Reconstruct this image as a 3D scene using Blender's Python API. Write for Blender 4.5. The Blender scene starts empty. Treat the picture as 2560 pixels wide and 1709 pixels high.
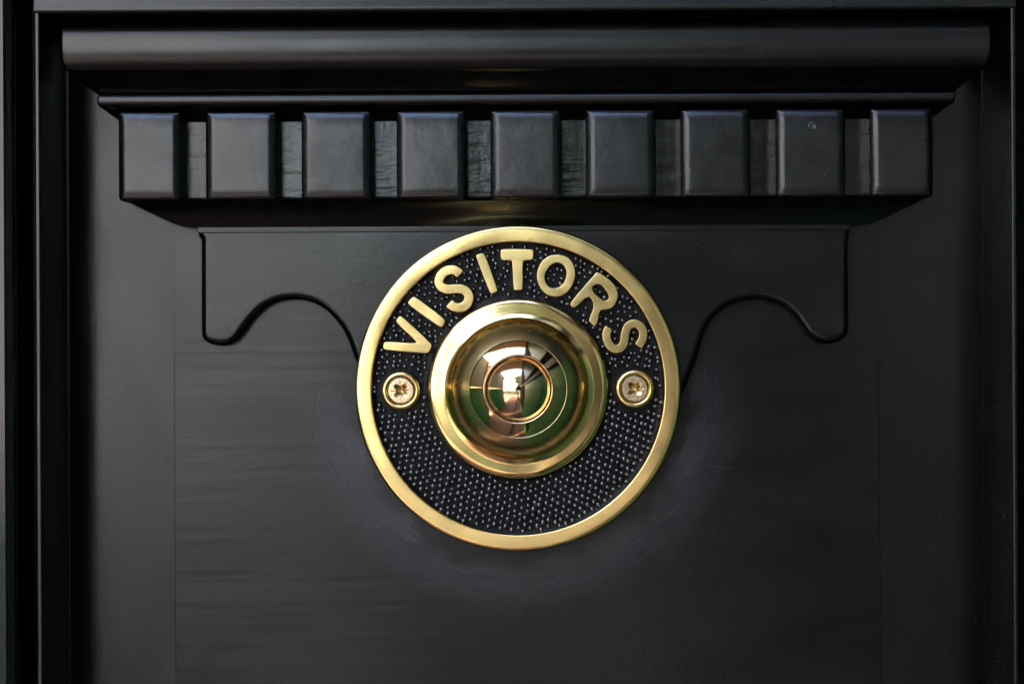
import bpy, bmesh, math, random
from mathutils import Vector, Matrix, noise
random.seed(7)
S = bpy.context.scene
C = S.collection

# ------------------------------------------------------------------ camera, sky, sun, exposure
D = 0.500                                   # lens to painted panel, metres
K = 0.2410 / 2560                           # metres per photograph pixel on the panel
ROLL = math.radians(0.28)
cam = bpy.data.cameras.new('camera')
cam.sensor_width = 36.0
cam.lens = 36.0 * D / 0.2410
cam.clip_start = 0.01
cam.clip_end = 500
cam_o = bpy.data.objects.new('camera', cam)
C.objects.link(cam_o)
cam_o.location = (0, -D, 0)
cam_o.rotation_euler = (Matrix.Rotation(math.radians(90), 3, 'X') @ Matrix.Rotation(-ROLL, 3, 'Z')).to_euler()
S.camera = cam_o

SUN_DIR = Vector((-0.56, 0.42, 0.70)).normalized()      # from the scene towards the sun
w = bpy.data.worlds.new('World')
S.world = w
w.use_nodes = True
nt = w.node_tree
bg = nt.nodes['Background']
sky = nt.nodes.new('ShaderNodeTexSky')
sky.sky_type = 'NISHITA'
sky.sun_disc = False
sky.sun_elevation = math.asin(SUN_DIR.z)
sky.sun_rotation = math.atan2(SUN_DIR.x, SUN_DIR.y)
sky.dust_density = 3.2
sky.air_density = 0.9
sky.ozone_density = 0.7
nt.links.new(sky.outputs[0], bg.inputs[0])
bg.inputs[1].default_value = 0.15
sl = bpy.data.lights.new('sun', 'SUN')
sl.energy = 2.0
sl.angle = math.radians(0.5)
sl.color = (1, 0.95, 0.87)
so = bpy.data.objects.new('sun', sl)
C.objects.link(so)
so.rotation_euler = SUN_DIR.to_track_quat('Z', 'Y').to_euler()
S.view_settings.view_transform = 'Standard'
S.view_settings.look = 'None'
S.view_settings.gamma = 1
S.view_settings.exposure = 4.6

# ------------------------------------------------------------------ helpers
def P(px, py, h=0.0):
    """photograph pixel at height h (mm) above the panel -> x, z in metres"""
    dx, dy = (px - 1280), (854.5 - py)
    c, s = math.cos(ROLL), math.sin(ROLL)
    f = K * (D - h * 1e-3) / D
    return ((dx * c + dy * s) * f, (-dx * s + dy * c) * f)
def PX(px, py, h=0.0): return P(px, py, h)[0]
def PZ(py, h=0.0, px=400): return P(px, py, h)[1]

def empty(name, loc, label, cat, group=None):
    o = bpy.data.objects.new(name, None)
    C.objects.link(o)
    o.location = loc
    o.empty_display_size = 0.01
    o['label'] = label
    o['category'] = cat
    if group: o['group'] = group
    return o

def weighted_normals(me, sharp):
    """area weighted corner normals, split where faces meet at more than the angle"""
    lim = math.cos(math.radians(sharp))
    fn = [p.normal.copy() for p in me.polygons]
    fa = [p.area for p in me.polygons]
    vf = [[] for _ in me.vertices]
    for p in me.polygons:
        for v in p.vertices: vf[v].append(p.index)
    cn = [None] * len(me.loops)
    for p in me.polygons:
        n0 = fn[p.index]
        for li in p.loop_indices:
            acc = Vector((0, 0, 0))
            for q in vf[me.loops[li].vertex_index]:
                if fn[q].dot(n0) >= lim: acc += fn[q] * fa[q]
            cn[li] = acc.normalized() if acc.length > 0 else n0
    me.normals_split_custom_set(cn)

def link(name, me, mat, parent=None, sharp=35, smooth=True):
    o = bpy.data.objects.new(name, me)
    C.objects.link(o)
    if mat and not me.materials: me.materials.append(mat)
    if smooth and not me.get('shaded'):
        me.shade_smooth()
        me['shaded'] = 1
        if sharp < 180 and len(me.polygons) < 60000:
            weighted_normals(me, sharp)
    if parent:
        o.parent = parent
        o.matrix_parent_inverse = Matrix.Identity(4)
        if not me.get('baked'):
            me.transform(Matrix.Translation(-parent_world(parent)))
            me['baked'] = 1
    return o
def parent_world(p):
    v = Vector(p.location)
    while p.parent:
        p = p.parent
        v = v + Vector(p.location)
    return v

def mesh(name, verts, faces):
    me = bpy.data.meshes.new(name)
    me.from_pydata([tuple(v) for v in verts], [], faces)
    me.validate()
    return me

def box_mesh(x0, x1, y0, y1, z0, z1, bev=0, seg=2, name='box'):
    bm = bmesh.new()
    bmesh.ops.create_cube(bm, size=1)
    for v in bm.verts:
        v.co = Vector((x0 + (v.co.x + .5) * (x1 - x0), y0 + (v.co.y + .5) * (y1 - y0), z0 + (v.co.z + .5) * (z1 - z0)))
    if bev:
        bmesh.ops.bevel(bm, geom=bm.edges[:], offset=bev, segments=seg, profile=0.5, affect='EDGES')
    bmesh.ops.recalc_face_normals(bm, faces=bm.faces)
    me = bpy.data.meshes.new(name)
    bm.to_mesh(me)
    bm.free()
    return me

def lathe(name, prof, cx, cz, seg=160, close_center=False):
    """prof: list of (r mm, h mm) from outside to inside; axis along -Y"""
    V, F = [], []
    n = len(prof)
    for r, h in prof:
        for k in range(seg):
            a = 2 * math.pi * k / seg
            V.append((cx + r * 1e-3 * math.cos(a), -h * 1e-3, cz + r * 1e-3 * math.sin(a)))
    for i in range(n - 1):
        for k in range(seg):
            k2 = (k + 1) % seg
            F.append((i * seg + k, i * seg + k2, (i + 1) * seg + k2, (i + 1) * seg + k))
    if close_center:
        V.append((cx, -prof[-1][1] * 1e-3, cz))
        c = len(V) - 1
        for k in range(seg):
            F.append(((n - 1) * seg + k, (n - 1) * seg + (k + 1) % seg, c))
    me = mesh(name, V, F)
    bm = bmesh.new(); bm.from_mesh(me)
    bmesh.ops.recalc_face_normals(bm, faces=bm.faces)
    # make sure fronts look towards -Y
    s = sum(f.normal.y * f.calc_area() for f in bm.faces)
    if s > 0: bmesh.ops.reverse_faces(bm, faces=bm.faces)
    bm.to_mesh(me); bm.free()
    return me

def catmull(pts, closed=True, n=6):
    out = []
    L = len(pts)
    rng = range(L) if closed else range(L - 1)
    for i in rng:
        p0 = pts[(i - 1) % L] if closed else pts[max(i - 1, 0)]
        p1 = pts[i]
        p2 = pts[(i + 1) % L]
        p3 = pts[(i + 2) % L] if closed else pts[min(i + 2, L - 1)]
        for k in range(n):
            t = k / n
            out.append(tuple(0.5 * ((2 * p1[a]) + (-p0[a] + p2[a]) * t + (2 * p0[a] - 5 * p1[a] + 4 * p2[a] - p3[a]) * t * t
                       + (-p0[a] + 3 * p1[a] - 3 * p2[a] + p3[a]) * t ** 3) for a in (0, 1)))
    if not closed: out.append(tuple(pts[-1]))
    return out
def chaikin(pts, it=2, f=0.25):
    for _ in range(it):
        q = []
        for i in range(len(pts)):
            a, b = pts[i], pts[(i + 1) % len(pts)]
            q.append((a[0] * (1 - f) + b[0] * f, a[1] * (1 - f) + b[1] * f))
            q.append((a[0] * f + b[0] * (1 - f), a[1] * f + b[1] * (1 - f)))
        pts = q
    return pts
def stroke(center, width, n=6):
    c = catmull(center, False, n)
    L, R = [], []
    for i, p in enumerate(c):
        a = c[max(i - 1, 0)]; b = c[min(i + 1, len(c) - 1)]
        tx, ty = b[0] - a[0], b[1] - a[1]
        l = math.hypot(tx, ty) or 1
        nx, ny = -ty / l, tx / l
        e = min(i, len(c) - 1 - i)
        ww = width / 2 * (0.80 if e == 0 else 0.94 if e == 1 else 1)
        L.append((p[0] + nx * ww, p[1] + ny * ww)); R.append((p[0] - nx * ww, p[1] - ny * ww))
    return L + R[::-1]

def plate(name, loops, h0, h1, bev, seg=3):
    """loops: outlines as (x, z) metres; solid from h0 to h1 (mm) with rounded front edge of bev mm"""
    cu = bpy.data.curves.new(name, 'CURVE')
    cu.dimensions = '2D'
    cu.fill_mode = 'BOTH'
    for lp in loops:
        sp = cu.splines.new('POLY')
        sp.points.add(len(lp) - 1)
        for i, p in enumerate(lp):
            sp.points[i].co = (p[0], p[1], 0, 1)
        sp.use_cyclic_u = True
    cu.extrude = (h1 - h0) * 0.5e-3 - bev * 1e-3
    cu.bevel_depth = bev * 1e-3
    cu.bevel_resolution = seg
    cu.offset = -bev * 1e-3
    o = bpy.data.objects.new('tmp', cu)
    C.objects.link(o)
    dg = bpy.context.evaluated_depsgraph_get()
    me = bpy.data.meshes.new_from_object(o.evaluated_get(dg))
    me.name = name
    bpy.data.objects.remove(o)
    bpy.data.curves.remove(cu)
    # curve XY -> world XZ, +Z -> -Y
    me.transform(Matrix(((1, 0, 0, 0), (0, 0, -1, -(h0 + h1) * 0.5e-3), (0, 1, 0, 0), (0, 0, 0, 1))))
    bm = bmesh.new(); bm.from_mesh(me)
    bmesh.ops.remove_doubles(bm, verts=bm.verts, dist=2e-6)
    bmesh.ops.recalc_face_normals(bm, faces=bm.faces)
    bm.to_mesh(me); bm.free()
    return me

# ------------------------------------------------------------------ materials
def newmat(name):
    m = bpy.data.materials.new(name)
    m.use_nodes = True
    t = m.node_tree
    return m, t, t.nodes['Principled BSDF']
def N(t, typ, **kw):
    n = t.nodes.new(typ)
    for k, v in kw.items():
        if k in n.inputs: n.inputs[k].default_value = v
        else: setattr(n, k, v)
    return n
def noise_tex(t, scale, stretch=(1, 1, 1), detail=3, rough=0.5, loc=(0, 0, 0)):
    tc = N(t, 'ShaderNodeNewGeometry')
    mp = N(t, 'ShaderNodeMapping')
    mp.inputs['Scale'].default_value = stretch
    mp.inputs['Location'].default_value = loc
    n = N(t, 'ShaderNodeTexNoise')
    n.inputs['Scale'].default_value = scale
    n.inputs['Detail'].default_value = detail
    n.inputs['Roughness'].default_value = rough
    t.links.new(tc.outputs['Position'], mp.inputs[0])
    t.links.new(mp.outputs[0], n.inputs['Vector'])
    return n.outputs['Fac']
def ramp(t, src, a, b, lo, hi):
    n = N(t, 'ShaderNodeMapRange')
    n.inputs['From Min'].default_value = a; n.inputs['From Max'].default_value = b
    n.inputs['To Min'].default_value = lo; n.inputs['To Max'].default_value = hi
    t.links.new(src, n.inputs['Value'])
    return n.outputs[0]
def bump(t, src, dist, strength=1.0, normal=None):
    n = N(t, 'ShaderNodeBump')
    n.inputs['Distance'].default_value = dist
    n.inputs['Strength'].default_value = strength
    t.links.new(src, n.inputs['Height'])
    if normal: t.links.new(normal, n.inputs['Normal'])
    return n.outputs[0]
def math_(t, op, a, b):
    n = N(t, 'ShaderNodeMath', operation=op)
    for i, v in enumerate((a, b)):
        if isinstance(v, (int, float)): n.inputs[i].default_value = v
        else: t.links.new(v, n.inputs[i])
    return n.outputs[0]

BELL_PX = (1295.0, 970.0)
BELL = P(*BELL_PX, 6.0)

def black_paint(name, brush='h', rough=0.30, strokes=1.0, peel=1.0, halo=False, wrinkle=0.0, spec=0.5, col=(0.0013, 0.0013, 0.0015)):
    m, t, b = newmat(name)
    b.inputs['Base Color'].default_value = (*col, 1)
    b.inputs['IOR'].default_value = 1.5
    b.inputs['Specular IOR Level'].default_value = spec
    st = {'h': (0.05, 1, 1), 'v': (1, 1, 0.05), 'n': (1, 1, 1)}[brush]
    f1 = noise_tex(t, 700, st, 4, 0.6)
    f2 = noise_tex(t, 900, (1, 1, 1), 2, 0.5, (.3, .1, .2))
    f3 = noise_tex(t, 90, (0.35, 1, 1) if brush == 'h' else (1, 1, 0.35), 3, 0.55)
    n1 = bump(t, f1, 0.000030 * strokes)
    n2 = bump(t, f2, 0.000012 * peel, 1, n1)
    n3 = bump(t, f3, 0.00013 * strokes, 1, n2)
    if halo:
        f6 = noise_tex(t, 400, (0.015, 1, 1), 1, 0.4, (9, 2, 3))
        n3 = bump(t, f6, 0.000026, 1, n3)
    if wrinkle:
        f4 = noise_tex(t, 480, (0.2, 1, 1), 3, 0.5, (1, 2, 3))
        f5 = noise_tex(t, 300, (1.0, 1, 0.25), 2, 0.5, (5, 2, 3))
        n3 = bump(t, f4, 0.0006 * wrinkle, 1, n3)
        n3 = bump(t, f5, 0.0002 * wrinkle, 1, n3)
    t.links.new(n3, b.inputs['Normal'])
    r = ramp(t, f3, 0.3, 0.7, rough - 0.035, rough + 0.045)
    if halo:
        # polish residue wiped round the bell plate in arcs
        geo = N(t, 'ShaderNodeNewGeometry')
        sub = N(t, 'ShaderNodeVectorMath', operation='SUBTRACT')
        sub.inputs[1].default_value = (BELL[0], 0, BELL[1])
        t.links.new(geo.outputs['Position'], sub.inputs[0])
        sep = N(t, 'ShaderNodeSeparateXYZ')
        t.links.new(sub.outputs[0], sep.inputs[0])
        ang = math_(t, 'ARCTAN2', sep.outputs[0], sep.outputs[2])
        rr = math_(t, 'SQRT', math_(t, 'ADD', math_(t, 'MULTIPLY', sep.outputs[0], sep.outputs[0]),
                                   math_(t, 'MULTIPLY', sep.outputs[2], sep.outputs[2])), 0.0)
        cmb = N(t, 'ShaderNodeCombineXYZ')
        t.links.new(math_(t, 'MULTIPLY', rr, 1000.0), cmb.inputs[0])
        t.links.new(math_(t, 'MULTIPLY', math_(t, 'ABSOLUTE', ang, 0.0), 2.0), cmb.inputs[1])
        nz = N(t, 'ShaderNodeTexNoise'); nz.inputs['Scale'].default_value = 1.9; nz.inputs['Detail'].default_value = 4
        t.links.new(cmb.outputs[0], nz.inputs['Vector'])
        wob = noise_tex(t, 70, (1, 1, 1), 2, 0.5, (4, 4, 4))
        rw_ = math_(t, 'ADD', rr, ramp(t, wob, 0.3, 0.7, -0.003, 0.003))
        band = math_(t, 'MULTIPLY', ramp(t, rw_, 0.039, 0.0425, 0, 1), ramp(t, rw_, 0.0435, 0.054, 1, 0))
        low = ramp(t, sep.outputs[2], -0.015, 0.012, 1, 0.0)
        fac = math_(t, 'MULTIPLY', math_(t, 'MULTIPLY', band, low), math_(t, 'MULTIPLY', ramp(t, nz.outputs['Fac'], 0.3, 0.7, 0.45, 1), ramp(t, wob, 0.3, 0.65, 0.25, 1)))
        mix = N(t, 'ShaderNodeMix', data_type='RGBA')
        t.links.new(fac, mix.inputs['Factor'])
        mix.inputs['A'].default_value = (*col, 1)
        mix.inputs['B'].default_value = (0.046, 0.045, 0.053, 1)
        t.links.new(mix.outputs['Result'], b.inputs['Base Color'])
        r = math_(t, 'ADD', r, math_(t, 'MULTIPLY', fac, 0.12))
        nb = bump(t, math_(t, 'MULTIPLY', nz.outputs['Fac'], math_(t, 'MULTIPLY', band, low)), 0.000012, 1, n3)
        t.links.new(nb, b.inputs['Normal'])
    t.links.new(r, b.inputs['Roughness'])
    return m

def brass(name, col=(0.83, 0.62, 0.27), rough=0.2, brush=0.0, scratch=0.3, stretch=(1, 1, 1), tarn=0.25, aniso=0.0, centre=BELL):
    m, t, b = newmat(name)
    b.inputs['Metallic'].default_value = 1
    f = noise_tex(t, 160, (1, 1, 1), 2, 0.5)
    mix = N(t, 'ShaderNodeMix', data_type='RGBA')
    fs = noise_tex(t, 1200, (0.04, 1, 1), 2, 0.5, (2, 2, 2)) if brush else f
    t.links.new(math_(t, 'ADD', ramp(t, f, 0.35, 0.75, 0, tarn * .7), ramp(t, fs, 0.4, 0.7, 0, tarn * .4)), mix.inputs['Factor'])
    mix.inputs['A'].default_value = (*col, 1)
    mix.inputs['B'].default_value = (col[0] * 0.62, col[1] * 0.58, col[2] * 0.5, 1)
    t.links.new(mix.outputs['Result'], b.inputs['Base Color'])
    f2 = noise_tex(t, 500, (1, 1, 1), 3, 0.6, (3, 1, 4))
    t.links.new(ramp(t, f2, 0.35, 0.7, rough * 0.92, rough * 1.1), b.inputs['Roughness'])
    nrm = None
    if brush:
        g = N(t, 'ShaderNodeNewGeometry')
        mp = N(t, 'ShaderNodeMapping', vector_type='POINT')
        mp.inputs['Rotation'].default_value = (0, math.radians(35), 0)
        mp.inputs['Scale'].default_value = (0.06, 1, 1)
        t.links.new(g.outputs['Position'], mp.inputs[0])
        nn = N(t, 'ShaderNodeTexNoise'); nn.inputs['Scale'].default_value = 2600; nn.inputs['Detail'].default_value = 3
        t.links.new(mp.outputs[0], nn.inputs['Vector'])
        nrm = bump(t, nn.outputs['Fac'], 0.000004 * brush)
    fl_ = noise_tex(t, 55, (1, 1, 1), 1, 0.4, (6, 1, 7))
    nrm = bump(t, fl_, 0.0004 if brush else 0.00003, 1, nrm)
    f3 = noise_tex(t, 250, stretch, 4, 0.6, (7, 7, 7))
    nrm = bump(t, f3, 0.000008 * scratch, 1, nrm)
    t.links.new(nrm, b.inputs['Normal'])
    return m

def plain(name, col, rough=0.6, metallic=0, nscale=0, var=0.2, bdist=0, spec=0.5):
    m, t, b = newmat(name)
    b.inputs['Base Color'].default_value = (*col, 1)
    b.inputs['Roughness'].default_value = rough
    b.inputs['Metallic'].default_value = metallic
    b.inputs['Specular IOR Level'].default_value = spec
    if nscale:
        f = noise_tex(t, nscale, (1, 1, 1), 4)
        mix = N(t, 'ShaderNodeMix', data_type='RGBA')
        t.links.new(ramp(t, f, 0.3, 0.7, 0, 1), mix.inputs['Factor'])
        mix.inputs['A'].default_value = (*[c * (1 - var) for c in col], 1)
        mix.inputs['B'].default_value = (*[min(1, c * (1 + var)) for c in col], 1)
        t.links.new(mix.outputs['Result'], b.inputs['Base Color'])
        if bdist: t.links.new(bump(t, f, bdist), b.inputs['Normal'])
    return m

M_panel = black_paint('black_paint_vertical_brush', 'v', 0.22, 0.45, 1.0, spec=0.36)
M_inlay = black_paint('black_paint_horizontal_brush', 'h', 0.22, 0.40, 1.0, halo=True, spec=0.36)
M_apron = black_paint('black_paint_apron', 'h', 0.21, 0.30, 1.4, spec=0.38)
M_mould = black_paint('black_paint_moulding', 'h', 0.24, 0.7, 1.6)
M_dent = black_paint('black_paint_dentil', 'h', 0.26, 0.8, 2.2)
M_rough = black_paint('black_paint_over_filler', 'n', 0.20, 0.4, 1.0, wrinkle=0.34, spec=0.45)
M_frame = black_paint('black_paint_frame', 'v', 0.13, 0.35, 0.6)
M_side = black_paint('black_paint_reveal', 'v', 0.30, 0.35, 0.6, spec=0.12)
M_stip = black_paint('black_enamel', 'n', 0.10, 0.0, 0.8, spec=1.0, col=(0.0025, 0.0025, 0.0035))
M_stip.node_tree.nodes['Principled BSDF'].inputs['Coat Weight'].default_value = 1.0
M_stip.node_tree.nodes['Principled BSDF'].inputs['Coat Roughness'].default_value = 0.03
M_ground = black_paint('black_enamel_ground', 'n', 0.35, 0.0, 6.0, spec=0.15, col=(0.0025, 0.0025, 0.003))
B_rim = brass('brass_brushed_rim', (0.83, 0.60, 0.245), 0.21, 0.8, 0.3, tarn=0.25)
B_let = brass('brass_brushed_letters', (0.78, 0.585, 0.25), 0.24, 0.8, 0.3, tarn=0.3)
B_cup = brass('brass_polished_cup', (0.82, 0.60, 0.24), 0.13, 0.3, 0.3, tarn=0.12)
B_dome = brass('brass_turned_dome', (0.80, 0.62, 0.28), 0.25, 0.0, 0.05, tarn=0.0)
B_ann = brass('brass_lacquered_surround', (0.80, 0.55, 0.25), 0.05, 0.0, 0.06, tarn=0.12)
B_but = brass('brass_lacquered_button', (0.86, 0.62, 0.36), 0.09, 0.0, 0.05, tarn=0.1)
B_scr = brass('screw_nickel_brass', (0.74, 0.56, 0.36), 0.27, 0.4, 0.6, tarn=0.2)
B_pit = brass('screw_recess_brass', (0.86, 0.58, 0.23), 0.26, 0.0, 0.5, tarn=0.3)
M_gap = plain('dark_gap', (0.01, 0.008, 0.006), 0.5)
M_dust = plain('dust_grey', (0.20, 0.195, 0.19), 0.9)
M_lint = plain('lint_pale', (0.06, 0.058, 0.055), 0.8)

# ------------------------------------------------------------------ painted door surround
CXP = 1316.0                                  # photograph column the joinery is symmetrical about
surround = empty('door_surround', (0, 0, 0), 'black painted timber door surround with dentil cornice and scrolled apron behind the brass bell', 'door surround')
top_z, bot_z = 0.125, -0.125

def ring_loft(name, rows, rc=0.6, caps=True, nx=24):
    """rows: (xL, xR, h mm, z) from top to bottom; mitred returns back to the panel"""
    V, F = [], []
    per = 0
    for xl, xr, h, z in rows:
        r = rc * 1e-3; y = -h * 1e-3
        ring = [(xl, 0.0005, z), (xl, y + r, z)]
        for a in (30, 60):
            ring.append((xl + r - r * math.cos(math.radians(a)), y + r - r * math.sin(math.radians(a)), z))
        for k in range(nx + 1):
            ring.append((xl + r + (xr - xl - 2 * r) * k / nx, y, z))
        for a in (60, 30):
            ring.append((xr - r + r * math.cos(math.radians(a)), y + r - r * math.sin(math.radians(a)), z))
        ring += [(xr, y + r, z), (xr, 0.0005, z)]
        per = len(ring)
        V += ring
    n = len(rows)
    for i in range(n - 1):
        for k in range(per - 1):
            F.append((i * per + k, (i + 1) * per + k, (i + 1) * per + k + 1, i * per + k + 1))
    if caps:
        F.append(tuple(range(per)))
        F.append(tuple((n - 1) * per + k for k in reversed(range(per))))
    me = mesh(name, V, F)
    bm = bmesh.new(); bm.from_mesh(me)
    bmesh.ops.recalc_face_normals(bm, faces=bm.faces)
    bm.to_mesh(me); bm.free()
    return me

# back panel with two side fields
xp0, xp1 = PX(160, 1100), PX(2486, 1100)
half = [(-.004, -1.20), (-.001, -.98), (.0005, -.80), (.002, -.585), (.0035, -.36), (.005, -.17), (.0065, -.055), (.008, -.008), (.0095, 0)]
secp = [(xp0 + a, h) for a, h in half] + [(xp1 - a, h) for a, h in reversed(half)]
V = [(x, -h * 1e-3, z) for z in (bot_z, top_z) for x, h in secp]
n = len(secp)
F = [(k, k + 1, n + k + 1, n + k) for k in range(n - 1)]
me = mesh('back_panel', V, F)
if sum(p.normal.y for p in me.polygons) > 0: me.flip_normals()
link('back_panel', me, M_panel, surround, sharp=50)

# inlaid boards (0.35 mm proud) behind the apron
xi0, xi1 = PX(436, 1100, .35), PX(2199, 1100, .35)
zi = PZ(877, .35, 1280)
me = box_mesh(xi0, xi1, -0.00040, 0.003, bot_z, zi, 0.00018, 3)
link('lower_board', me, M_inlay, surround)
me = box_mesh(xi0 + .0001, xi1 - .0001, -0.00034, 0.003, zi - .0004, 0.045, 0.00012, 2)
link('upper_board', me, M_inlay, surround)

# frame: beads, stiles and head
HS = 28.0
def strip_profile(name, pts, z0, z1, mat):
    """pts: (x m, h mm) section, extruded vertically"""
    V, F = [], []
    nz = 1
    for z in (z0, z1):
        for x, h in pts: V.append((x, -h * 1e-3, z))
    n = len(pts)
    for k in range(n - 1): F.append((k, k + 1, n + k + 1, n + k))
    me = mesh(name, V, F)
    return me
def smooth_sec(pts, n=4): return catmull(pts, False, n)
xs0, xs1 = PX(89, 850, HS), PX(103, 850, HS)
zb = PZ(30.5, HS, 1280)
def solidify_faces(me):
    bm = bmesh.new(); bm.from_mesh(me)
    bmesh.ops.recalc_face_normals(bm, faces=bm.faces)
    if sum(f.normal.y * f.calc_area() for f in bm.faces) > 0: bmesh.ops.reverse_faces(bm, faces=bm.faces)
    bm.to_mesh(me); bm.free()
    return me
def bead_sec(xa, xb, sgn):
    """raised arris: side down to the panel, flat top, falls away to the outside. xa inner edge, xb outer edge"""
    r = 0.00035 * sgn
    return [(xa, 0), (xa, HS - .35), (xa - r * .3, HS - .1), (xa - r, HS), (xb + r, HS), (xb + r * .3, HS - .1), (xb, HS - .35)]
left_bead = bead_sec(xs1, xs0, 1)
stile_l = [(xs0, HS - .35), (xs0 - .0003, HS - 1.2), (xs0 - .0014, HS - 3.6), (xs0 - .0028, HS - 5.9), (xs0 - .0042, HS - 7.8), (xs0 - .0054, HS - 8.9),
           (xs0 - .0066, HS - 9.5), (xs0 - .0078, HS - 9.7), (xs0 - .0100, HS - 9.7), (xs0 - .03, HS - 9.7), (-.17, HS - 9.7)]
xr0, xr1 = PX(2532, 850, HS), PX(2544, 850, HS)
def mirror_sec(sec, cx): return [(2 * cx - x, h) for x, h in sec]
cxm = (xs0 + xr1) / 2
sec_l = [(xs0, HS - .35), (xs0 - .0001, HS - 3.4), (xs0 - .0006, HS - 3.9), (xs0 - .0011, HS - 3.4), (xs0 - .0019, HS - 1.8), (xs0 - .0026, HS + .5), (xs0 - .0033, HS + 3.4), (xs0 - .0038, HS + 4.8), (xs0 - .0049, HS + 5.3), (xs0 - .0056, HS + 5.8)]
sec_l = sec_l[:2] + smooth_sec(sec_l[1:])[1:] + [(xs0 - .03, HS + 5.8), (-.17, HS + 5.8)]
sec = stile_l[:1] + smooth_sec(stile_l[:8]) + stile_l[8:]
lst = link('stile', solidify_faces(strip_profile('stile', sec_l, bot_z, top_z + .03, M_frame)), M_frame, surround, sharp=50)
link('bead', solidify_faces(strip_profile('bead', left_bead[1:], bot_z, zb + .0002, M_frame)), M_mould, lst, sharp=50)
link('reveal', strip_profile('reveal', [(x_, h_) for x_, h_ in left_bead[:2]], bot_z, zb + .0002, M_side), M_side, lst, smooth=False)
rst = link('stile', solidify_faces(strip_profile('stile_b', mirror_sec(sec, cxm), bot_z, top_z + .03, M_frame)), M_frame, surround, sharp=50)
link('bead', solidify_faces(strip_profile('bead_b', mirror_sec(left_bead, cxm)[1:], bot_z, zb + .0002, M_frame)), M_mould, rst, sharp=50)
link('reveal', strip_profile('reveal_b', mirror_sec(left_bead, cxm)[:2], bot_z, zb + .0002, M_side), M_side, rst, smooth=False)
# head rail: bead that turns along the top, wide flat above it
zt_bot = PZ(30, HS, 400)
hv = []
secz = [(zb, 0.0), (zb, HS - .7), (zb + .0004, HS - .22), (zb + .0009, HS), (zb + .0016, HS - .06), (zb + .0045, HS - .5), (zb + .02, HS - .9), (top_z + .03, HS - .9)]
V, F = [], []
for x in (xs0, xr1 if False else 2 * cxm - xs0):
    for z, h in secz: V.append((x, -h * 1e-3, z))
n = len(secz)
for k in range(n - 1): F.append((k, k + 1, n + k + 1, n + k))
F.append(tuple(range(n))); F.append(tuple(reversed(range(n, 2 * n))))
link('head_rail', solidify_faces(mesh('head_rail', V, F)), M_mould, surround, sharp=60)

# crown moulding (ovolo)
def rowsof(prof, hs=None):
    out = []
    for py, pl, h in prof:
        xl = PX(pl, py, h); z = PZ(py, h, 400)
        # symmetric about the joinery centre
        cx = PX(CXP, py, 0)
        out.append((xl, 2 * PX(1314.5, 250, 0) - xl, h, z))
    return out
crown = [(50, 154, 19.6), (53, 152.5, 20.6), (58, 151.2, 21.3), (64, 151, 21.75), (74, 150.6, 22.15), (90, 150.3, 22.42), (106, 150.3, 22.5), (124, 150.5, 22.46),
         (140, 151.5, 22.3), (154, 154, 22.0), (166, 159, 21.55), (175, 165, 21.0), (183, 172, 20.2), (190, 181, 19.1), (197, 191, 18.1), (206, 203, 17.0), (217, 218, 15.8), (232, 238, 14.4), (234, 241, 14.2)]
link('crown_moulding', ring_loft('crown', rowsof(crown), 0.7), M_mould, surround, sharp=50)
fil = [(235, 246, 13.6), (236.5, 244, 14.6), (240, 242.5, 15.0), (246, 242, 15.2), (254, 242.3, 15.2), (260, 243.2, 15.0), (264, 245, 14.7), (267, 248, 14.2), (268, 251, 13.6)]
link('fillet', ring_loft('fillet', rowsof(fil), 0.6), M_mould, surround, sharp=60)
HD, HB = 14.0, 6.2
cove = [(268.5, 253, 13.4), (272, 257, 12.6), (277, 264, 11.4), (284, 273, 10.0), (292, 284, 8.6), (300, 295, 7.2), (306, 303, 6.4)]
link('cove', ring_loft('cove', rowsof(cove), 0.4), M_mould, surround, sharp=50)
# dentil backing
xb0, xb1 = PX(312, 400, HB), 2 * PX(1314.5, 250, 0) - PX(312, 400, HB)
link('dentil_backing', box_mesh(xb0, xb1, -HB * 1e-3, 0.0003, PZ(506, HB, 400), PZ(285, HB, 400), 0.0012, 4), M_rough, surround)
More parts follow.
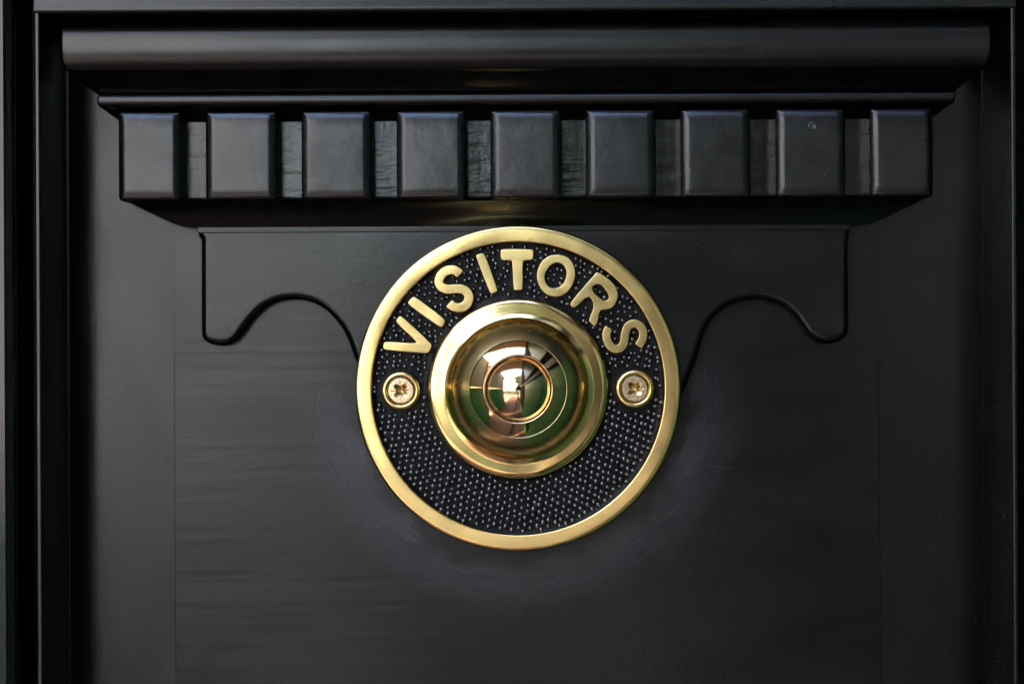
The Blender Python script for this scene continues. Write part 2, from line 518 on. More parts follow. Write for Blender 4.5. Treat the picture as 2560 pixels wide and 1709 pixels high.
# dentils
DEN = [(296, 449), (514, 689), (754, 926), (992, 1162), (1227, 1401), (1466, 1637), (1703, 1874), (1941, 2112), (2177, 2331)]
for i, (a, b) in enumerate(DEN):
    x0, x1 = PX(a - 1, 390, HD), PX(b + 3, 390, HD)
    cx = (a + b) / 2
    z1 = PZ(277.5, HD, 400); z0 = PZ(502, HD, 400)
    bm = bmesh.new()
    bmesh.ops.create_cube(bm, size=1)
    for v in bm.verts:
        v.co = Vector((x0 + (v.co.x + .5) * (x1 - x0), -HD * 1e-3 + (v.co.y + .5) * (HD - 5.5) * 1e-3, z0 + (v.co.z + .5) * (z1 - z0)))
    fe = [e for e in bm.edges if any(v.co.y < -HD * 1e-3 + 1e-5 for v in e.verts)]
    bmesh.ops.bevel(bm, geom=fe, offset=0.00100, segments=4, profile=0.5, affect='EDGES')
    # soft pillow of thick paint on the face
    ff = [f for f in bm.faces if f.normal.y < -0.99 and f.calc_area() > 1e-5]
    bmesh.ops.recalc_face_normals(bm, faces=bm.faces)
    ff = [f for f in bm.faces if abs(f.normal.y) > 0.99 and f.calc_center_median().y < -0.012]
    res = bmesh.ops.subdivide_edges(bm, edges=list({e for f in ff for e in f.edges}), cuts=11, use_grid_fill=True)
    rnd = random.Random(i)
    tilt = rnd.uniform(-.00006, .00006); tz = rnd.uniform(0, .00008)
    xm, zm = (x0 + x1) / 2, (z0 + z1) / 2
    for v in bm.verts:
        if v.co.y < -0.0128:
            u = (v.co.x - xm) / (x1 - x0) * 2; q = (v.co.z - zm) / (z1 - z0) * 2
            k = max(0, min(1, (-v.co.y - .0128) / .0012))
            v.co.y += k * (0.00022 * (abs(u) ** 4) * .5 + 0.00050 * max(0, q - .5) ** 2 / .25 + 0.0002 * max(0, -q - .7) ** 2 / .09 * .5 + tilt * u + tz * q
                      + 0.00005 * noise.noise(Vector((v.co.x * 260, i * 3.1, v.co.z * 400))))
    me = bpy.data.meshes.new('dentil')
    bm.to_mesh(me); bm.free()
    link('dentil', me, M_dent, surround, sharp=60)
# bed moulding under the dentils
bed = [(505, 322, 11.2), (506, 322.5, 11.0), (512, 335, 10.2), (522, 354, 9.2), (534, 380, 8.2), (548, 408, 7.2), (558, 430, 6.5), (565, 452, 6.0), (568.5, 478, 5.8), (569.5, 488, 5.7)]
link('bed_moulding', ring_loft('bed', rowsof(bed), 0.5), M_mould, surround, sharp=50)

# scrolled apron
HA = 5.5
def Pl(pts, h): return [P(x, y, h) for x, y in pts]
ledge = [(502, 830), (505, 844), (516, 855), (535, 862), (559, 864), (582, 857), (600, 840), (614, 820), (632, 797), (655, 774), (675, 761), (698, 752), (731, 748),
         (764, 751), (792, 761), (816, 777), (838, 799), (856, 823), (868, 846), (878, 873), (890, 908), (905, 950)]
redge = [(1712, 975), (1723, 948), (1737, 910), (1748, 877), (1760, 836), (1779, 800), (1800, 779), (1828, 761), (1862, 750), (1900, 748), (1935, 756), (1964, 770), (1988, 791),
         (2006, 817), (2022, 838), (2044, 853), (2072, 859), (2098, 853), (2116, 842), (2123, 828)]
ledge = catmull(ledge, False, 4); redge = catmull(redge, False, 4)
mid = [(960, 1040), (1040, 1140), (1160, 1200), (1300, 1220), (1440, 1195), (1560, 1130), (1650, 1050)]
out = [(500, 588), (502, 600)] + ledge + mid + redge + [(2122, 600), (2123, 580), (2125, 560), (496, 560)]
out = [(496, 592), (501.5, 598)] + ledge + mid + redge + [(2122, 606), (2124, 598), (2126, 560), (493, 560), (493, 580)]
link('apron', plate('apron', [Pl(out, HA)], 0.0, HA, 1.7, 8), M_apron, surround, sharp=50)
# slight horizontal ridge of paint along the top of the apron
link('apron_ledge', box_mesh(PX(494, 575, HA), PX(2125, 575, HA), -0.00572, -0.0040, PZ(583, HA, 500), PZ(566, HA, 500), 0.0002, 3), M_apron, surround)

# ------------------------------------------------------------------ brass bell push
bell = empty('bell_push', (BELL[0], -0.004, BELL[1]), 'round brass VISITORS bell push with polished domed button on black door surround', 'doorbell')
bx, bz = BELL
def R(px, h): return px * K * 1000 * (D - h * 1e-3) / D       # photograph radius in px -> mm at height h
H0, HF, HR = 4.0, 6.4, 8.6                                       # back, stippled floor, rim top
Ro, Ri = R(408.5, HR), R(366, HR)
rim = [(Ro - .5, H0 + .1), (Ro - .1, H0 + .6), (Ro, H0 + 1.4), (Ro, HR - 1.1), (Ro - .05, HR - .7), (Ro - .18, HR - .38), (Ro - .42, HR - .16), (Ro - .8, HR - .05), (Ro - 1.4, HR),
       (Ri + .35, HR), (Ri + .15, HR - .06), (Ri + .02, HR - .22), (Ri, HR - .5), (Ri - .12, HF - .1)]
link('rim', lathe('rim', rim, bx, bz, 256), B_rim, bell, sharp=60)

# stippled black ground: slightly uneven floor carrying about a thousand cast beads, one continuous casting
Rc = R(226, 8.5)                                                # collar outer radius
V, F = [], []
nr, ns = 30, 220
for i in range(nr + 1):
    r = (Rc - .6) + (Ri - .05 - Rc + .6) * i / nr
    for k in range(ns):
        a = 2 * math.pi * k / ns
        x, z = r * math.cos(a), r * math.sin(a)
        e = min(r - Rc, Ri - r)
        h = HF + 0.12 * noise.noise(Vector((x * .9, z * .9, 3))) + (0.35 * max(0, 1 - max(e, 0) / .8) ** 2)
        V.append((bx + x * 1e-3, -h * 1e-3, bz + z * 1e-3))
for i in range(nr):
    for k in range(ns):
        k2 = (k + 1) % ns
        F.append((i * ns + k, i * ns + k2, (i + 1) * ns + k2, (i + 1) * ns + k))
floor_me = solidify_faces(mesh('ground', V, F))
link('recessed_ground', floor_me, M_ground, bell, sharp=180)

# letters, traced outlines (photograph pixels)
s = 400 / 1960
A = lambda pts: [(930 + x * s, 600 + y * s) for x, y in pts]
Bq = lambda pts: [(1290 + x * s, 600 + y * s) for x, y in pts]
LET = {
 'V': [chaikin(A([(300, 970), (342, 925), (378, 940), (728, 1262), (733, 1300), (695, 1383), (650, 1388), (160, 1347), (134, 1325), (140, 1265), (165, 1238), (525, 1265), (550, 1245), (293, 1012)]), 2)],
 'I': [chaikin(A([(438, 757), (503, 688), (547, 703), (888, 960), (897, 1000), (862, 1066), (820, 1062), (448, 795)]), 2)],
 'S': [chaikin(A(stroke([(1082, 422), (1030, 377), (960, 365), (885, 392), (835, 450), (821, 520), (850, 572), (920, 602), (1010, 598), (1095, 600), (1160, 635), (1188, 700), (1170, 768), (1110, 818), (1040, 826), (985, 805), (945, 770)], 115)), 1)],
 'I2': [chaikin(A([(1265, 195), (1283, 178), (1362, 156), (1387, 175), (1542, 605), (1530, 637), (1465, 660), (1440, 642)]), 2)],
 'T': [chaikin(A([(1573, 125), (1595, 106), (1960, 110), (1981, 130), (1977, 225), (1957, 247), (1868, 252), (1846, 270), (1850, 595), (1835, 615), (1745, 617), (1732, 600), (1718, 268), (1698, 250), (1598, 247), (1576, 228)]), 2)],
 'O': [catmull(Bq([(545, 181), (640, 215), (705, 300), (727, 410), (705, 520), (640, 625), (530, 690), (420, 682), (320, 615), (262, 500), (262, 380), (310, 270), (395, 200), (470, 180)]), True, 4),
       catmull(Bq([(515, 278), (585, 315), (618, 400), (600, 495), (550, 560), (480, 588), (405, 568), (358, 500), (356, 420), (395, 345), (450, 295)]), True, 4)],
 'R': [chaikin(Bq([(1005, 393), (1060, 420), (1165, 500), (1222, 570), (1252, 655), (1240, 740), (1190, 820), (1125, 853), (1050, 855), (1030, 872), (1015, 930), (992, 1042), (962, 1058), (900, 1000), (893, 970), (943, 850), (950, 785), (930, 725), (890, 697), (850, 712), (780, 780), (722, 825), (690, 822), (664, 795), (680, 745), (960, 425), (980, 398)]), 1),
       chaikin(Bq([(1000, 540), (1050, 552), (1095, 605), (1138, 680), (1130, 730), (1085, 745), (1040, 720), (1010, 695), (940, 625), (938, 580), (965, 548)]), 2)],
 'S2': [chaikin(Bq(stroke([(1143, 1070), (1112, 1130), (1115, 1212), (1152, 1290), (1215, 1332), (1285, 1315), (1325, 1250), (1335, 1160), (1365, 1070), (1425, 1025), (1490, 1032), (1545, 1085), (1560, 1160), (1540, 1235), (1497, 1300)], 103)), 1)],
}
HL = 8.55
names = {'V': 'letter_v', 'I': 'letter_i', 'S': 'letter_s', 'I2': 'letter_i', 'T': 'letter_t', 'O': 'letter_o', 'R': 'letter_r', 'S2': 'letter_s'}
for kx, loops in LET.items():
    link(names[kx], plate('letter', [Pl(l, HL) for l in loops], HF - .3, HL, 0.16, 2), B_let, bell, sharp=50)

# cast beads, avoiding letters and screw bosses
def inside(pt, poly):
    x, y = pt; c = False
    j = len(poly) - 1
    for i in range(len(poly)):
        xi, yi = poly[i]; xj, yj = poly[j]
        if (yi > y) != (yj > y) and x < (xj - xi) * (y - yi) / (yj - yi) + xi: c = not c
        j = i
    return c
def distpoly(pt, poly):
    d = 1e9
    for i in range(len(poly)):
        ax, ay = poly[i]; qx, qy = poly[(i + 1) % len(poly)]
        vx, vy = qx - ax, qy - ay
        L2 = vx * vx + vy * vy or 1
        tt = max(0, min(1, ((pt[0] - ax) * vx + (pt[1] - ay) * vy) / L2))
        d = min(d, math.hypot(pt[0] - ax - vx * tt, pt[1] - ay - vy * tt))
    return d
HLm = HF
letter_px = []
for kx, loops in LET.items():
    letter_px.append([Pl(l, HL) for l in loops])
SCREWS = [(1002.0, 976.0), (1587.0, 971.5)]
scr = [P(x, y, 8.6) for x, y in SCREWS]
bmb = bmesh.new()
sp = 1.62
ang = math.radians(22)
cnt = 0
BP = [(1.0, 0), (.89, .20), (.78, .50), (.61, .79), (.35, .955)]      # bell shaped so neighbours run into each other
rb = random.Random(5)
for i in range(-34, 35):
    for j in range(-40, 41):
        u = i * sp + (j % 2) * sp / 2; v = j * sp * 0.80
        # rows bow a little across the plate
        x = u * math.cos(ang) - v * math.sin(ang); z = u * math.sin(ang) + v * math.cos(ang)
        z += 0.020 * x * x * .25
        upper = z > -2
        jt = 0.36 if upper else 0.17
        x += rb.uniform(-jt, jt); z += rb.uniform(-jt, jt)
        r = math.hypot(x, z)
        if r < Rc + .6 or r > Ri - .5: continue
        X, Z = bx + x * 1e-3, bz + z * 1e-3
        if any(math.hypot(X - a, Z - b) < 0.0054 for a, b in scr): continue
        bad = False
        for lp in letter_px:
            cxl = sum(p[0] for p in lp[0]) / len(lp[0]); czl = sum(p[1] for p in lp[0]) / len(lp[0])
            if math.hypot(X - cxl, Z - czl) > .008: continue
            if inside((X, Z), lp[0]) and not (len(lp) > 1 and inside((X, Z), lp[1])): bad = True; break
            if min(distpoly((X, Z), l) for l in lp) < 0.00042: bad = True; break
        if bad: continue
        rad = rb.uniform(.56, .74) * (0.9 if upper else 1)
        hh = rb.uniform(.62, .80)
        h0 = HF + 0.12 * noise.noise(Vector((x * .9, z * .9, 3))) - .06
        ns_, rings = 12, 5
        tx, tz = rb.uniform(-.12, .12), rb.uniform(-.12, .12)
        prev = None
        for q in range(rings):
            f = q / rings
            rr, fh = BP[q]
            rr *= rad * 1.18; h = h0 + hh * fh
            ringv = [bmb.verts.new((X + (rr * math.cos(2 * math.pi * k / ns_) + tx * f) * 1e-3, -h * 1e-3, Z + (rr * math.sin(2 * math.pi * k / ns_) + tz * f) * 1e-3)) for k in range(ns_)]
            if prev:
                for k in range(ns_): bmb.faces.new((prev[k], prev[(k + 1) % ns_], ringv[(k + 1) % ns_], ringv[k]))
            prev = ringv
        tip = bmb.verts.new((X + tx * 1e-3, -(h0 + hh) * 1e-3, Z + tz * 1e-3))
        for k in range(ns_): bmb.faces.new((prev[k], prev[(k + 1) % ns_], tip))
        cnt += 1
me = bpy.data.meshes.new('beads'); bmb.to_mesh(me); bmb.free()
bo = link('stippled_beads', solidify_faces(me), M_stip, bell, sharp=180)
bo['kind'] = 'stuff'
print('beads', cnt)

# screw bosses and screws
for i, (sx, sz) in enumerate(scr):
    ro, ri = R(48.5, 8.7), R(33.5, 8.7)
    prof = [(ro + .15, HF - .3), (ro, HF + .5), (ro, 8.1), (ro - .12, 8.5), (ro - .4, 8.75), (ro - .8, 8.8), (ri + .35, 8.7), (ri + .08, 8.5), (ri, 8.2), (ri - .25, 7.4), (ri - .3, 7.0)]
    boss = link('screw_boss', lathe('boss', prof, sx, sz, 96), B_rim, bell, sharp=60)
    # screw head with pozidriv recess
    rs = R(31.5, 8.6) * 1e-3
    head = [(sx + rs * math.cos(2 * math.pi * k / 64), sz + rs * math.sin(2 * math.pi * k / 64)) for k in range(64)]
    rot = math.radians(45 + (4 if i == 0 else -1))
    def loc(u, v):
        return (sx + (u * math.cos(rot) - v * math.sin(rot)) * 1e-3, sz + (u * math.sin(rot) + v * math.cos(rot)) * 1e-3)
    a, b_ = .42, 1.92
    g = .62
    cross = []
    for q in range(4):
        th = q * math.pi / 2
        for u, v in ((b_, -a), (b_, a), (g + .08, g + .08)):
            uu = u * math.cos(th) - v * math.sin(th); vv = u * math.sin(th) + v * math.cos(th)
            cross.append((uu, vv))
    cross = chaikin(cross, 1, .18)
    loops = [head, [loc(u, v) for u, v in cross]]
    for q in range(4):
        th = math.pi / 4 + q * math.pi / 2
        tk = [(1.35, -.09), (2.35, -.035), (2.35, .035), (1.35, .09)]
        loops.append([loc(u * math.cos(th) - v * math.sin(th), u * math.sin(th) + v * math.cos(th)) for u, v in tk])
    sc = link('screw', plate('screw', loops, 6.9, 8.45, 0.07, 2), B_scr, bell, sharp=40)
    pit = lathe('recess', [(2.2, 8.15), (1.5, 7.95), (.9, 7.5), (.35, 7.1), (.12, 7.0)], sx, sz, 24, True)
    link('recess', pit, B_pit, sc, sharp=30)

# domed collar, lathe profile from slopes (degrees from facing the viewer)
def integrate(r0, h0, segs, steps=5):
    """segs: (r_end, slope_end) ; slope interpolates linearly; outward facing slopes raise the surface inwards"""
    out = [(r0, h0)]
    r, h, sl = r0, h0, segs[0][1]
    sl = segs[0][1]
    for re, se in segs:
        for k in range(1, steps + 1):
            rn = r + (re - r) / (steps - k + 1)
            s_ = sl + (se - sl) * (k - .5) / steps
            h += (r - rn) * math.tan(math.radians(s_))
            r = rn
            out.append((r, h))
        sl = se
    return out
c = [(Rc + .1, HF - .4), (Rc, HF + .4), (Rc, 7.9), (Rc - .1, 8.3), (Rc - .32, 8.62), (Rc - .7, 8.85), (Rc - 1.3, 8.98)]
c += integrate(Rc - 1.3, 8.98, [(R(192, 9), 3), (R(188, 9), 14), (R(178, 9.5), 24), (R(176, 10), 50), (R(172, 10), 62), (R(158, 12), 50), (R(140, 13), 39), (R(122, 14.5), 31)])[1:]
hc = c[-1][1]; rc_ = c[-1][0]
c += [(rc_ - .06, hc - .02), (rc_ - .10, hc - .3), (rc_ - .12, hc - 1.0)]
ks = min(range(len(c)), key=lambda i: abs(c[i][0] - R(161, 12)))
link('collar_ring', lathe('collar', c[:ks + 1], bx, bz, 256), B_cup, bell, sharp=40)
link('dome', lathe('dome', c[ks:], bx, bz, 256), B_dome, bell, sharp=40)
a0 = integrate(rc_ - .2, hc - .02, [(R(118, 15), 30), (R(88.5, 16), 20)])
a0 = [(rc_ - .2, hc - 1.0), (rc_ - .2, hc - .12)] + a0[1:]
ha = a0[-1][1]; ra = a0[-1][0]
ann = link('button_surround', lathe('surround', a0, bx, bz, 256), B_ann, bell, sharp=40)
bez = []
for k in range(9):
    th = math.radians(180 * k / 8)
    bez.append((ra - .25 + .25 * math.cos(th), ha - .02 + .30 * math.sin(th)))
bez += [(ra - .52, ha - 1.2)]
link('bezel', lathe('bezel', bez, bx, bz, 192), B_but, bell, sharp=60)
rb_ = ra - .50 - .34
rad = rb_ / math.sin(math.radians(43))
hb0 = ha - 0.45
but = [(rb_ + .02, hb0 - 1.2), (rb_, hb0 - .1)]
for k in range(28):
    th = math.radians(43 * (1 - k / 28))
    but.append((rad * math.sin(th), hb0 + rad * (math.cos(th) - math.cos(math.radians(43)))))
link('push_button', lathe('button', but, bx, bz, 192, True), B_but, bell, sharp=40)
link('shadow_gap', lathe('gap', [(ra - .5, hb0 - .9), (rb_ - .2, hb0 - .9)], bx, bz, 64), M_gap, bell)
print('button top', but[-1], 'collar', hc)

# ------------------------------------------------------------------ dust, lint and specks
bmd = bmesh.new()
rd = random.Random(11)
def speck(x, y, z, sz):
    vs = []
    for k in range(5):
        a = 2 * math.pi * k / 5 + rd.random()
        rr = sz * rd.uniform(.5, 1)
        vs.append(bmd.verts.new((x + rr * math.cos(a), y, z + rr * math.sin(a) * rd.uniform(.5, 1))))
    t_ = bmd.verts.new((x, y - sz * .6, z))
    for k in range(5): bmd.faces.new((vs[k], vs[(k + 1) % 5], t_))
def scatter(n, x0, x1, z0, z1, y, s0=.00005, s1=.00019):
    for _ in range(n):
        x = rd.uniform(x0, x1); z = rd.uniform(z0, z1)
        if math.hypot(x - bx, z - bz) < .039: continue
        speck(x, y, z, s0 + (s1 - s0) * rd.random() ** 3)
scatter(70, -.104, xi0, -.08, .04, -.00002)
scatter(150, xi0, xi1, -.08, -.012, -.00042)
scatter(110, xi1, .110, -.08, .03, -.00002)
scatter(70, .02, xi1, -.08, -.0, -.00042)
scatter(60, PX(540, 700), PX(1000, 700), .012, .024, -.00552)
scatter(60, PX(1600, 700), PX(2090, 700), .012, .024, -.00552)
scatter(40, -.105, .115, PZ(150, 22, 1280), PZ(60, 22, 1280), -.02235)
def scatter_side(n, xa, y0, y1, sgn):
    for _ in range(n):
        y = rd.uniform(y0, y1); z = rd.uniform(-.08, .075); sz = .00004 + .00011 * rd.random() ** 2
        vs = [bmd.verts.new((xa + sgn * .00002, y + sz * 4 * math.cos(a), z + sz * math.sin(a))) for a in (0, 1.3, 2.6, 3.9, 5.2)]
        t_ = bmd.verts.new((xa + sgn * sz, y, z))
        for k in range(5): bmd.faces.new((vs[k], vs[(k + 1) % 5], t_))
scatter_side(150, xs1, -.027, -.003, 1)
scatter_side(240, 2 * cxm - xs1, -.027, -.003, -1)
for a, b in DEN:
    scatter(4, PX(a + 8, 390, HD), PX(b - 8, 390, HD), PZ(490, HD), PZ(290, HD), -.01395)
me = bpy.data.meshes.new('dust'); bmd.to_mesh(me); bmd.free()
du = link('dust', me, M_dust, None, smooth=False)
du['kind'] = 'stuff'

def fibre(pts, h, rad, label, name='lint_scratch', mat=None):
    """thin curled hair lying on the paint, also a thread for scratches"""
    c2 = catmull(pts, False, 5)
    V, F = [], []
    for i, (x, y) in enumerate(c2):
        X, Z = P(x, y, h)
        a_ = P(*c2[max(i - 1, 0)], h); b2 = P(*c2[min(i + 1, len(c2) - 1)], h)
        dx, dz = b2[0] - a_[0], b2[1] - a_[1]; l = math.hypot(dx, dz) or 1
        nx, nz = -dz / l, dx / l
        rr = rad * (.4 if i in (0, len(c2) - 1) else 1)
        for k in range(5):
            th = 2 * math.pi * k / 5
            V.append((X + nx * rr * math.cos(th), -h * 1e-3 - rr - rr * math.sin(th), Z + nz * rr * math.cos(th)))
    for i in range(len(c2) - 1):
        for k in range(5):
            F.append((i * 5 + k, i * 5 + (k + 1) % 5, i * 5 + 5 + (k + 1) % 5, i * 5 + 5 + k))
    me = mesh(name, V, F)
    mid_ = Vector(V[len(V) // 2])
    me.transform(Matrix.Translation(-mid_))
    o = link(name, me, mat or M_lint)
    o.location = mid_
    o['label'] = label
    o['category'] = 'lint'
    return o
fibre([(2386, 81), (2405, 74), (2425, 71), (2437, 66)], 22.3, .00005, 'fine pale straight hair stuck on the right end of the top crown moulding')
fibre([(2016, 421), (2025, 417), (2035, 419), (2043, 419), (2046, 415), (2041, 414), (2042, 420), (2048, 430)], 14.0, .00004, 'tiny looped pale thread on the dentil second from the right')
fibre([(2057, 442), (2064, 437), (2070, 428), (2074, 420)], 14.0, .00007, 'short curved pale lint smear low on the dentil second from the right')
fibre([(1680, 1165), (1740, 1164), (1800, 1167), (1842, 1172)], .4, .000035, 'long faint horizontal scratch on the board right of the bell')  # a scratch, modelled as a thin raised thread
fibre([(737, 627), (780, 632), (820, 634), (852, 633)], 5.5, .00003, 'faint thin scratch on the apron upper left of the bell')  # curved scratch, drawn with the same thread shape
fibre([(560, 1545), (575, 1540), (590, 1546), (600, 1552)], .42, .00004, 'small bent pale hair low on the left part of the panel').location.y += 0
# dried droplet ring on dentil
px_, pz_ = P(2031, 315, 14.0)
dr = lathe('dried_droplet', [(.95, 13.9), (.92, 14.12), (.80, 14.16), (.72, 14.06), (.3, 14.03)], 0, 0, 28, True)
do = link('dried_droplet', dr, plain('droplet_white', (.02, .02, .021), .3), None, sharp=60)
do.location = (px_, 0, pz_)
do['label'] = 'small round pale dried droplet near the top of the dentil second from the right'
do['category'] = 'droplet'

# ------------------------------------------------------------------ the porch and garden the brass reflects
FZ = -1.25
def struct(o): o['kind'] = 'structure'; return o
green = plain('green_gloss_paint', (0.03, 0.14, 0.055), 0.4, nscale=9, var=.25)
cream = plain('cream_render', (0.30, 0.24, 0.17), 0.8, nscale=20, var=.1)
olive = plain('olive_panel', (0.05, 0.07, 0.02), 0.4, nscale=9, var=.3)
wall_dimmer = plain('wall_dimmer_black', (0.012, 0.011, 0.010), 1.0, nscale=9, var=.3, spec=0.05)  # near-black wall facing added to dim the panel's right-hand reflections
soff = plain('soffit_paint', (0.60, 0.39, 0.26), 0.7, nscale=14, var=.12)
terra = plain('terracotta_tile', (0.03, 0.009, 0.0045), 0.7, nscale=12, var=.2)
terra2 = plain('terracotta_tile_pale', (0.036, 0.012, 0.006), 0.75, nscale=12, var=.2)
grout = plain('grout', (0.2, 0.16, 0.13), 0.9)
brick = plain('brick_red', (0.18, 0.065, 0.04), 0.85, nscale=30, var=.25)
grass = plain('grass', (0.06, 0.10, 0.025), 0.9, nscale=3, var=.4)
gravel = plain('yard_asphalt', (0.045, 0.045, 0.045), 0.9, nscale=6, var=.15)
leafm = plain('leaf_green', (0.012, 0.028, 0.007), 0.6, nscale=5, var=.4)
dark = plain('black_rubber', (0.02, 0.02, 0.02), 0.5)
XR, XL = 0.20, -1.15
YR, YL, YC = -2.50, -1.30, -0.88
CZ = 1.05
struct(link('ground', box_mesh(-150, 150, -200, 20, FZ - .3, FZ - .02), gravel, smooth=False))
fl = struct(link('porch_floor', box_mesh(-1.4, XR + .1, -3.7, 0.3, FZ - .1, FZ - .006), grout, smooth=False))
tm = [box_mesh(0.004, .148, .004, .148, FZ - .006, FZ, .002, 1), None]
tm[1] = tm[0].copy()
tm[0].materials.append(terra); tm[1].materials.append(terra2)
for i in range(10):
    for j in range(26):
        o = bpy.data.objects.new('tile', tm[(i * 7 + j * 3) % 3 == 0])
        C.objects.link(o); o.parent = fl
        o.location = (-1.25 + i * .15, -3.6 + j * .15, 0)
# side walls
rw = struct(link('right_wall', box_mesh(XR, XR + .08, YR, 0.05, FZ, CZ), wall_dimmer, smooth=False))
link('green_shutter', box_mesh(XR - .012, XR - .0004, -.62, -.004, FZ + .17, .095, .004, 2), green, rw)
link('skirting', box_mesh(XR - .02, XR - .0005, YR, -.03, FZ + .0005, FZ + .16, .004, 2), green, rw)
link('rail', box_mesh(XR - .03, XR - .0005, YR, -.03, .10, .14, .005, 2), dark, rw)
wall_dimmer
for k in range(1):
    y0 = -.56 + k * .53
    link('panel_moulding', box_mesh(XR - .020, XR - .0125, y0, y0 + .45, FZ + .28, 0.0, .004, 2), green, rw)
    link('upper_pane', box_mesh(XR - .012, XR - .0005, y0, y0 + .45, .22, .75, .003, 1), olive, rw)
struct(link('left_wall', box_mesh(XL - .1, XL, YL, 0.05, 0.02, CZ), cream, smooth=False))
lp_ = struct(link('left_dado', box_mesh(XL - .1, XL + .015, YL, -.005, FZ, 0.0), green, smooth=False))
struct(link('ceiling', box_mesh(-1.2, XR + .2, YC, 0.05, CZ, CZ + .1), soff, smooth=False))
# wall around the surround
struct(link('door_wall', box_mesh(-.95, -.171, -.021, .05, FZ, CZ), plain('dark_green_door', (0.02, .06, .03), .3), smooth=False))
struct(link('door_wall', box_mesh(.1711, XR + .01, -.021, .05, FZ, CZ), M_frame, smooth=False))
struct(link('door_wall', box_mesh(-.1708, .1708, -.02, .05, .156, CZ), M_frame, smooth=False))
struct(link('door_wall', box_mesh(-.1708, .1708, -.021, .05, FZ, bot_z - .0005), M_frame, smooth=False))
# brick pier at the end of the left wall, garden wall beyond
pier = struct(link('brick_pier', box_mesh(XL - .34, XL - .02, YL - .24, YL - .003, FZ, CZ), brick, smooth=False))
# hedge and trees outside; hedge set low to dim the panel's lower reflections
bmh = bmesh.new()
rh = random.Random(3)
def leaves(n, cx, cy, cz, sx, sy, sz_, l):
    for _ in range(n):
        while True:
            v = Vector((rh.uniform(-1, 1), rh.uniform(-1, 1), rh.uniform(-1, 1)))
            if v.length < 1: break
        c_ = Vector((cx + v.x * sx, cy + v.y * sy, cz + v.z * sz_))
        a = Vector((rh.gauss(0, 1), rh.gauss(0, 1), rh.gauss(0, 1))).normalized(); b_ = a.orthogonal().normalized()
        vs = [bmh.verts.new(c_ + l * (a * p + b_ * q)) for p, q in ((-1, 0), (0, -.5), (1, 0), (0, .5))]
        bmh.faces.new(vs)
for k in range(22):
    leaves(260, -8 + k * .36, -5.6 + rh.uniform(-.2, .2), -.85, .5, .4, .5 + rh.uniform(0, .12), .07)
me = bpy.data.meshes.new('hedge'); bmh.to_mesh(me); bmh.free()
hg = link('hedge', me, leafm, smooth=False); hg['kind'] = 'stuff'

# pale house added to brighten the panel's left reflections; dark trees beside it
house = empty('reflector_house', (-4.2, -6.5, FZ), 'unseen pale rendered house, added to brighten reflections in the black panel and button', 'house')
white = plain('stone_render', (0.25, 0.247, 0.243), 0.8, nscale=4, var=.03)
link('wall', box_mesh(-8.2, -.75, -7.5, -6.5, FZ, 3.6), white, house, smooth=False)
rf = mesh('roof', [(-8.5, -6.2, 3.6), (-.15, -6.2, 3.6), (-.15, -9, 5.6), (-8.5, -9, 5.6), (-8.5, -9, 3.6), (-.15, -9, 3.6)], [(0, 1, 2, 3), (0, 3, 4), (1, 5, 2), (0, 4, 5, 1), (3, 2, 5, 4)])
link('roof', rf, plain('slate', (.08, .08, .09), .6), house, smooth=False)
for wx, wz in ((-7.4, 1.4), (-7.4, -.6)):
    wn = link('window', box_mesh(wx, wx + .7, -6.52, -6.47, wz, wz + 1.1, .02, 1), plain('window_glass', (.05, .06, .07), .1), house, smooth=False)
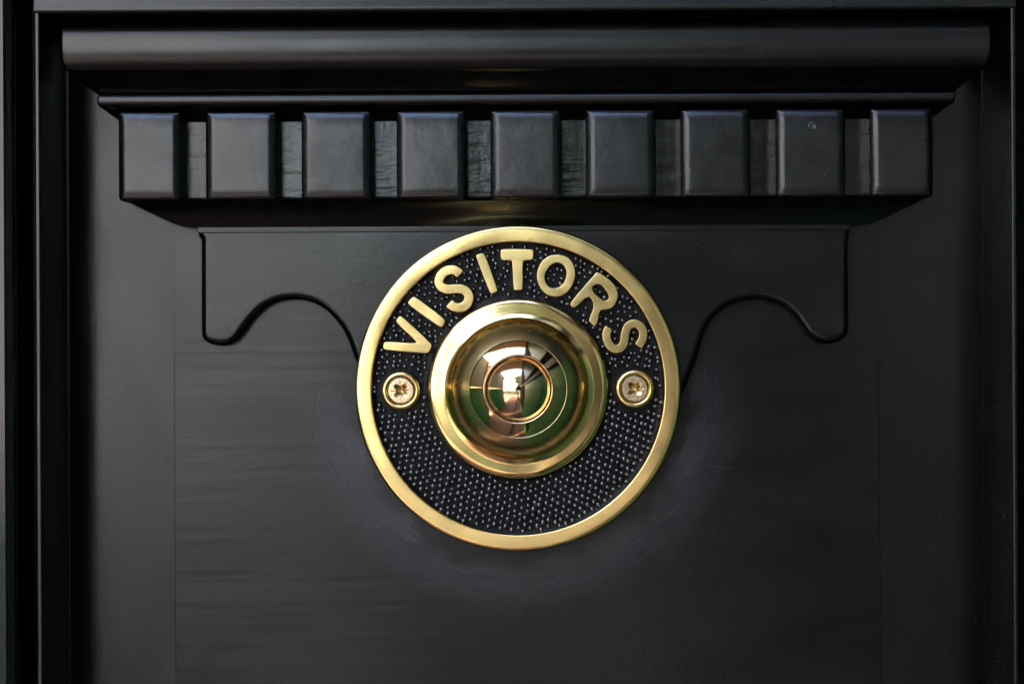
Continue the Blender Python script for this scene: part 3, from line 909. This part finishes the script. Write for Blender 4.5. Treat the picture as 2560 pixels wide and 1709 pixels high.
def tree(x, y, h, rad, n, label):
    t_ = empty('tree', (x, y, FZ), label, 'tree')
    link('trunk', tube((x, y, FZ), (x, y, FZ + h * .6), .12, .05), plain('bark', (.08, .06, .04), .9), t_)
    global bmh
    bmh = bmesh.new()
    for k in range(9):
        a = rh.uniform(0, 6.28); q = rh.uniform(0, rad * .6)
        leaves(n // 9, x + q * math.cos(a), y + q * math.sin(a), FZ + h * rh.uniform(.35, .9), rad * .55, rad * .55, rad * .6, .09)
    me = bpy.data.meshes.new('crown'); bmh.to_mesh(me); bmh.free()
    link('crown', me, leafm, t_, smooth=False)
TREES = [(.30, -5.6, 5.2, 1.1, 7000, 'dark leafy tree reflected just right of the white glare in the button'),
         (2.3, -6.2, 6.0, 1.5, 7000, 'tall dark tree standing farther right behind the porch wall, out of the frame')]

# camera on its tripod, seen only as the dark figure in the middle of the dome
tp = empty('tripod', (0.0, -D - .10, FZ), 'black camera tripod reflected as thin dark legs in the domed push button', 'tripod')
def tube(p, q, r0, r1, seg=10):
    p, q = Vector(p), Vector(q); d = (q - p).normalized(); u = d.orthogonal().normalized(); v = d.cross(u)
    V, F = [], []
    for c_, r in ((p, r0), (q, r1)):
        for k in range(seg):
            a = 2 * math.pi * k / seg
            V.append(c_ + u * r * math.cos(a) + v * r * math.sin(a))
    for k in range(seg): F.append((k, (k + 1) % seg, seg + (k + 1) % seg, seg + k))
    F.append(tuple(range(seg))); F.append(tuple(reversed(range(seg, 2 * seg))))
    me = mesh('tube', V, F)
    bm = bmesh.new(); bm.from_mesh(me); bmesh.ops.recalc_face_normals(bm, faces=bm.faces); bm.to_mesh(me); bm.free()
    return me
hub = Vector((0, -D - .10, -.22))
for a in (90, 210, 330):
    f = Vector((.38 * math.cos(math.radians(a + 20)), -D - .10 - .38 * math.sin(math.radians(a + 20)) * .9, FZ + .001))
    if f.y > -.15: f.y = -.2
    link('leg', tube(hub, f, .014, .009), dark, tp)
link('centre_column', tube(hub - Vector((0, 0, .1)), hub + Vector((0, 0, .15)), .014, .014), dark, tp)
cb = empty('photo_camera', (0.0, -D - .07, -.045), 'black camera body reflected as the dark spot in the middle of the domed button', 'camera')
link('body', box_mesh(-.07, .07, -D - .10, -D - .04, -.05, .045, .008, 3), dark, cb)
link('viewfinder', box_mesh(-.022, .022, -D - .095, -D - .045, .0455, .068, .006, 2), dark, cb)

for a in TREES: tree(*a)
